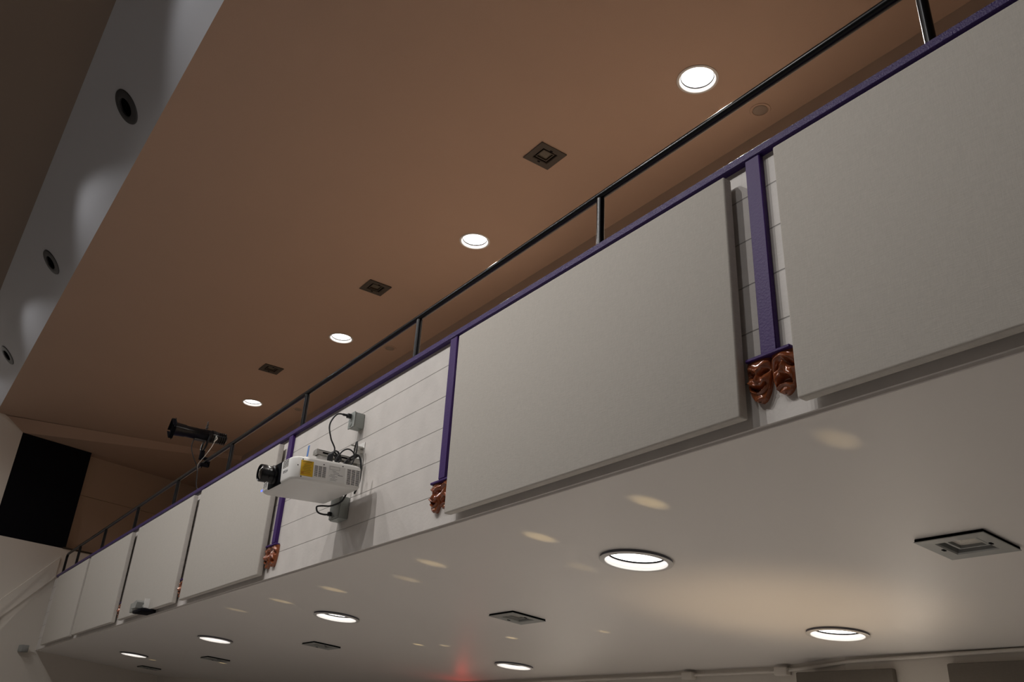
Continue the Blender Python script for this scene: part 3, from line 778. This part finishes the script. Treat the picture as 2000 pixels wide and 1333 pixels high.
for s in (-1, 1):
    add_tube(bm, [(s * 0.088, -0.03, 0.285), (s * 0.090, -0.045, 0.20), (s * 0.070, -0.055, 0.125), (s * 0.0, -0.055, 0.105)], 0.012, 6, k=5)
    add_lathe(bm, [(0, 0), (0.022, 0), (0.022, 0.018), (0, 0.018)], 12, mtx=Matrix.Translation((s * 0.082, -0.03, 0.285)) @ Matrix.Rotation(s * PI / 2, 4, 'Y'))
obj('yoke', bm, MT['black'], sp, smooth=40)
bm = bmesh.new()      # clamp gripping the rail
add_box(bm, -0.022, -0.075, 0.012, 0.022, -0.03, 0.11, bev=0.004); add_box(bm, -0.022, -0.06, 0.0225, 0.022, 0.04, 0.045, bev=0.004)
add_box(bm, -0.022, 0.024, -0.05, 0.022, 0.045, 0.04, bev=0.004); add_box(bm, -0.022, -0.05, -0.055, 0.022, 0.045, -0.0235, bev=0.004)
add_tube(bm, [(0, -0.03, -0.075), (0, -0.03, -0.02)], 0.007, 8, smooth=False)
obj('clamp', bm, MT['matblack'], sp, smooth=35)
bm = bmesh.new()
add_tube(bm, [(0, -0.17, 0.22), (-0.01, -0.175, 0.13), (0.0, -0.14, 0.03), (0.0, -0.085, -0.06), (0.0, -0.06, -0.14), (0.0, -0.045, -0.26), (0.01, -0.02, -0.325), (0.05, 0.0, -0.330)], 0.0055, 8)
o = obj('power_lead', bm, MT['rubber'], sp, smooth=60)
bm = bmesh.new()
add_tube(bm, [(0.085, 0.03, 0.28), (0.08, 0.02, 0.18), (0.05, -0.03, 0.05), (0.01, -0.075, -0.05), (0.0, -0.06, -0.12)], 0.004, 8)
add_tube(bm, [(0.085, 0.03, 0.28), (0.092, 0.045, 0.245), (0.086, 0.02, 0.21)], 0.006, 8)
obj('safety_cable', bm, MT['steel'], sp, smooth=60)
bm = bmesh.new()
add_tube(bm, [(-0.06, 0.0, 0.012), (-0.03, -0.02, 0.02), (0.02, -0.01, 0.012), (0.03, 0.02, 0.02), (-0.03, 0.02, 0.028), (-0.06, 0.0, 0.018)], 0.007, 8)
add_box(bm, 0.02, -0.018, 0.0, 0.085, 0.018, 0.030, bev=0.005)
o = obj('cable_connector', bm, MT['steel'], None, smooth=50); o.location = (-6.62, 0.03, 1.198)
tag(o, 'pale cable connector lying on the purple trim below the spotlight', 'connector')

# ------------------------------------------------------------------ small devices at the far left
ws = thing('wall_device', 'small white device on a bracket at the lower edge of a far panel', 'wall speaker', (-7.25, -0.073, 0.026))
bm = bmesh.new()
add_prism(bm, [(-0.13, -0.12, 0.02), (0.06, -0.12, 0.015), (0.075, -0.115, 0.075), (0.02, -0.11, 0.10), (-0.10, -0.11, 0.085)], (0, 0.09, 0))
obj('body', bm, MT['greymetal'], ws)
bm = bmesh.new()
add_box(bm, -0.26, -0.10, -0.01, -0.15, 0.0, 0.09, bev=0.01); add_box(bm, -0.16, -0.06, 0.01, -0.10, -0.02, 0.03)
obj('bracket', bm, MT['greymetal'], ws, smooth=35)
bm = bmesh.new(); add_box(bm, 0.10, -0.05, 0.02, 0.118, 0.0, 0.115); add_box(bm, 0.06, -0.05, 0.03, 0.11, -0.03, 0.05)
obj('bracket', bm, MT['offwhite'], ws, smooth=35)
bm = bmesh.new(); add_box(bm, -0.06, -0.11, -0.035, 0.26, 0.05, -0.002, bev=0.008); obj('base', bm, MT['matblack'], ws, smooth=35)
eb = thing('end_box', 'small grey box on the left wall beside the balcony end', 'electrical box', ep(-0.22, 0.0))
RE = Matrix.Rotation(math.atan2(ET.y, ET.x), 4, 'Z')      # local x along the left wall, local -y... into the hall
bm = bmesh.new(); add_box(bm, -0.06, -0.12, -0.055, 0.06, 0, 0.055, bev=0.008, mtx=RE); obj('body', bm, MT['greymetal'], eb, smooth=35)
bm = bmesh.new(); add_box(bm, -0.05, -0.128, -0.045, 0.05, -0.118, 0.045, bev=0.003, mtx=RE); obj('cover_plate', bm, MT['greymetal'], eb, smooth=35)
bm = bmesh.new(); add_tube(bm, [RE @ Vector((0.05, -0.03, -0.025)), RE @ Vector((0.215, -0.03, -0.03))], 0.012, 10, smooth=False); obj('conduit', bm, MT['cream'], eb, smooth=50)
bm = bmesh.new(); add_box(bm, -0.16, -0.05, 0, 0.16, 0.06, 0.055, bev=0.008)
o = obj('wooden_block', bm, MT['wood'], None, smooth=35); o.location = (-13.45, 0.09, 1.198)
tag(o, 'small brown block on the trim between the last two railing posts', 'block')

# ------------------------------------------------------------------ black panel in the recess
bm = bmesh.new()
add_prism(bm, [ep(-1.176, 1.694), ep(0.030, 1.694), ep(0.030, 3.451), ep(-1.176, 3.451)], EN * 0.246)
tag(obj('black_panel', bm, MT['matblack']), 'tall flat black panel in the left wall recess above the balcony end', 'panel')

# ------------------------------------------------------------------ conduit and panels on the rear wall under the balcony
cd = thing('wall_conduit', 'thin painted conduit with junction boxes along the top of the rear wall', 'conduit', (0, 3.78, -0.34))
bm = bmesh.new()
add_tube(bm, [(5.5, 0, 0.0), (-0.14, 0, 0.0), (-0.70, 0, -0.008), (-1.45, 0, -0.020), (-1.70, 0.05, -0.034), (-2.16, 0.17, -0.045)], 0.014, 10, smooth=False)
obj('pipe', bm, MT['cream'], cd, smooth=50)
bm = bmesh.new(); add_tube(bm, [(-2.24, 0.185, -0.047), (-3.2, 0.20, -0.045), (-9.5, 0.19, -0.045)], 0.014, 10, smooth=False); obj('pipe', bm, MT['cream'], cd, smooth=50)
for x, y in ((-2.21, 0.17), (-3.30, 0.195)):
    bm = bmesh.new(); add_box(bm, x - 0.065, y - 0.045, -0.085, x + 0.065, y + 0.03, -0.02, bev=0.010); obj('junction_box', bm, MT['cream'], cd, smooth=35)
for xa, xb, z, lb in ((-1.93, -1.08, -0.425, 'grey panel on the rear wall at the bottom edge, left of the bright strip'),
                      (-0.665, 2.2, -0.41, 'dark fabric panel on the rear wall in the bottom right corner')):
    bm = bmesh.new(); add_box(bm, xa, 3.74, -1.7, xb, 3.797, z, bev=0.012)
    tag(obj('rear_acoustic_panel', bm, MT['fabric_dark'], None, smooth=40), lb, 'acoustic panel')

# ------------------------------------------------------------------ added upward spots for glints and glow on the soffit, and the red sign light
def soff(x, y): return Vector((x, y, sz(y)))
for x, y, p in ((0.96, 0.26, 2.0), (-0.14, 0.37, 5.0), (-1.08, 0.45, 5.5), (-2.22, 0.44, 4.5), (-3.76, 0.47, 5), (-4.76, 0.45, 4.5), (-5.74, 0.40, 3.0), (-2.8, 0.59, 2.6),
                (-1.36, 0.99, 1.5), (-3.88, 2.31, 3), (-5.32, 2.18, 3.5), (-5.04, 2.32, 2), (-2.76, 2.42, 2), (-10.59, 1.96, 4), (-12.1, 1.36, 3)):
    spot('glint_helper', (x, y + (2.3 if y < 1.2 else -1.5), -1.9), soff(x, y), p * 40, 3.0, 1.0, (1, 0.74, 0.36), 0.01)  # added unseen spots that imitate glints reflected from below
spot('warm_glow_helper', (-0.9, 2.2, -2.3), soff(-0.95, 2.3), 55, 64, 1.0, (1, 0.74, 0.46), 0.05)  # added unseen lamp for a warm reflected glow, no real uplight
ld = bpy.data.lights.new('red_sign_light', 'POINT'); ld.energy = 1.0; ld.color = (1, 0.04, 0.03); ld.shadow_soft_size = 0.08
lo = bpy.data.objects.new('red_sign_light', ld); COL.objects.link(lo); lo.location = (-7.1, 3.84, -0.60)
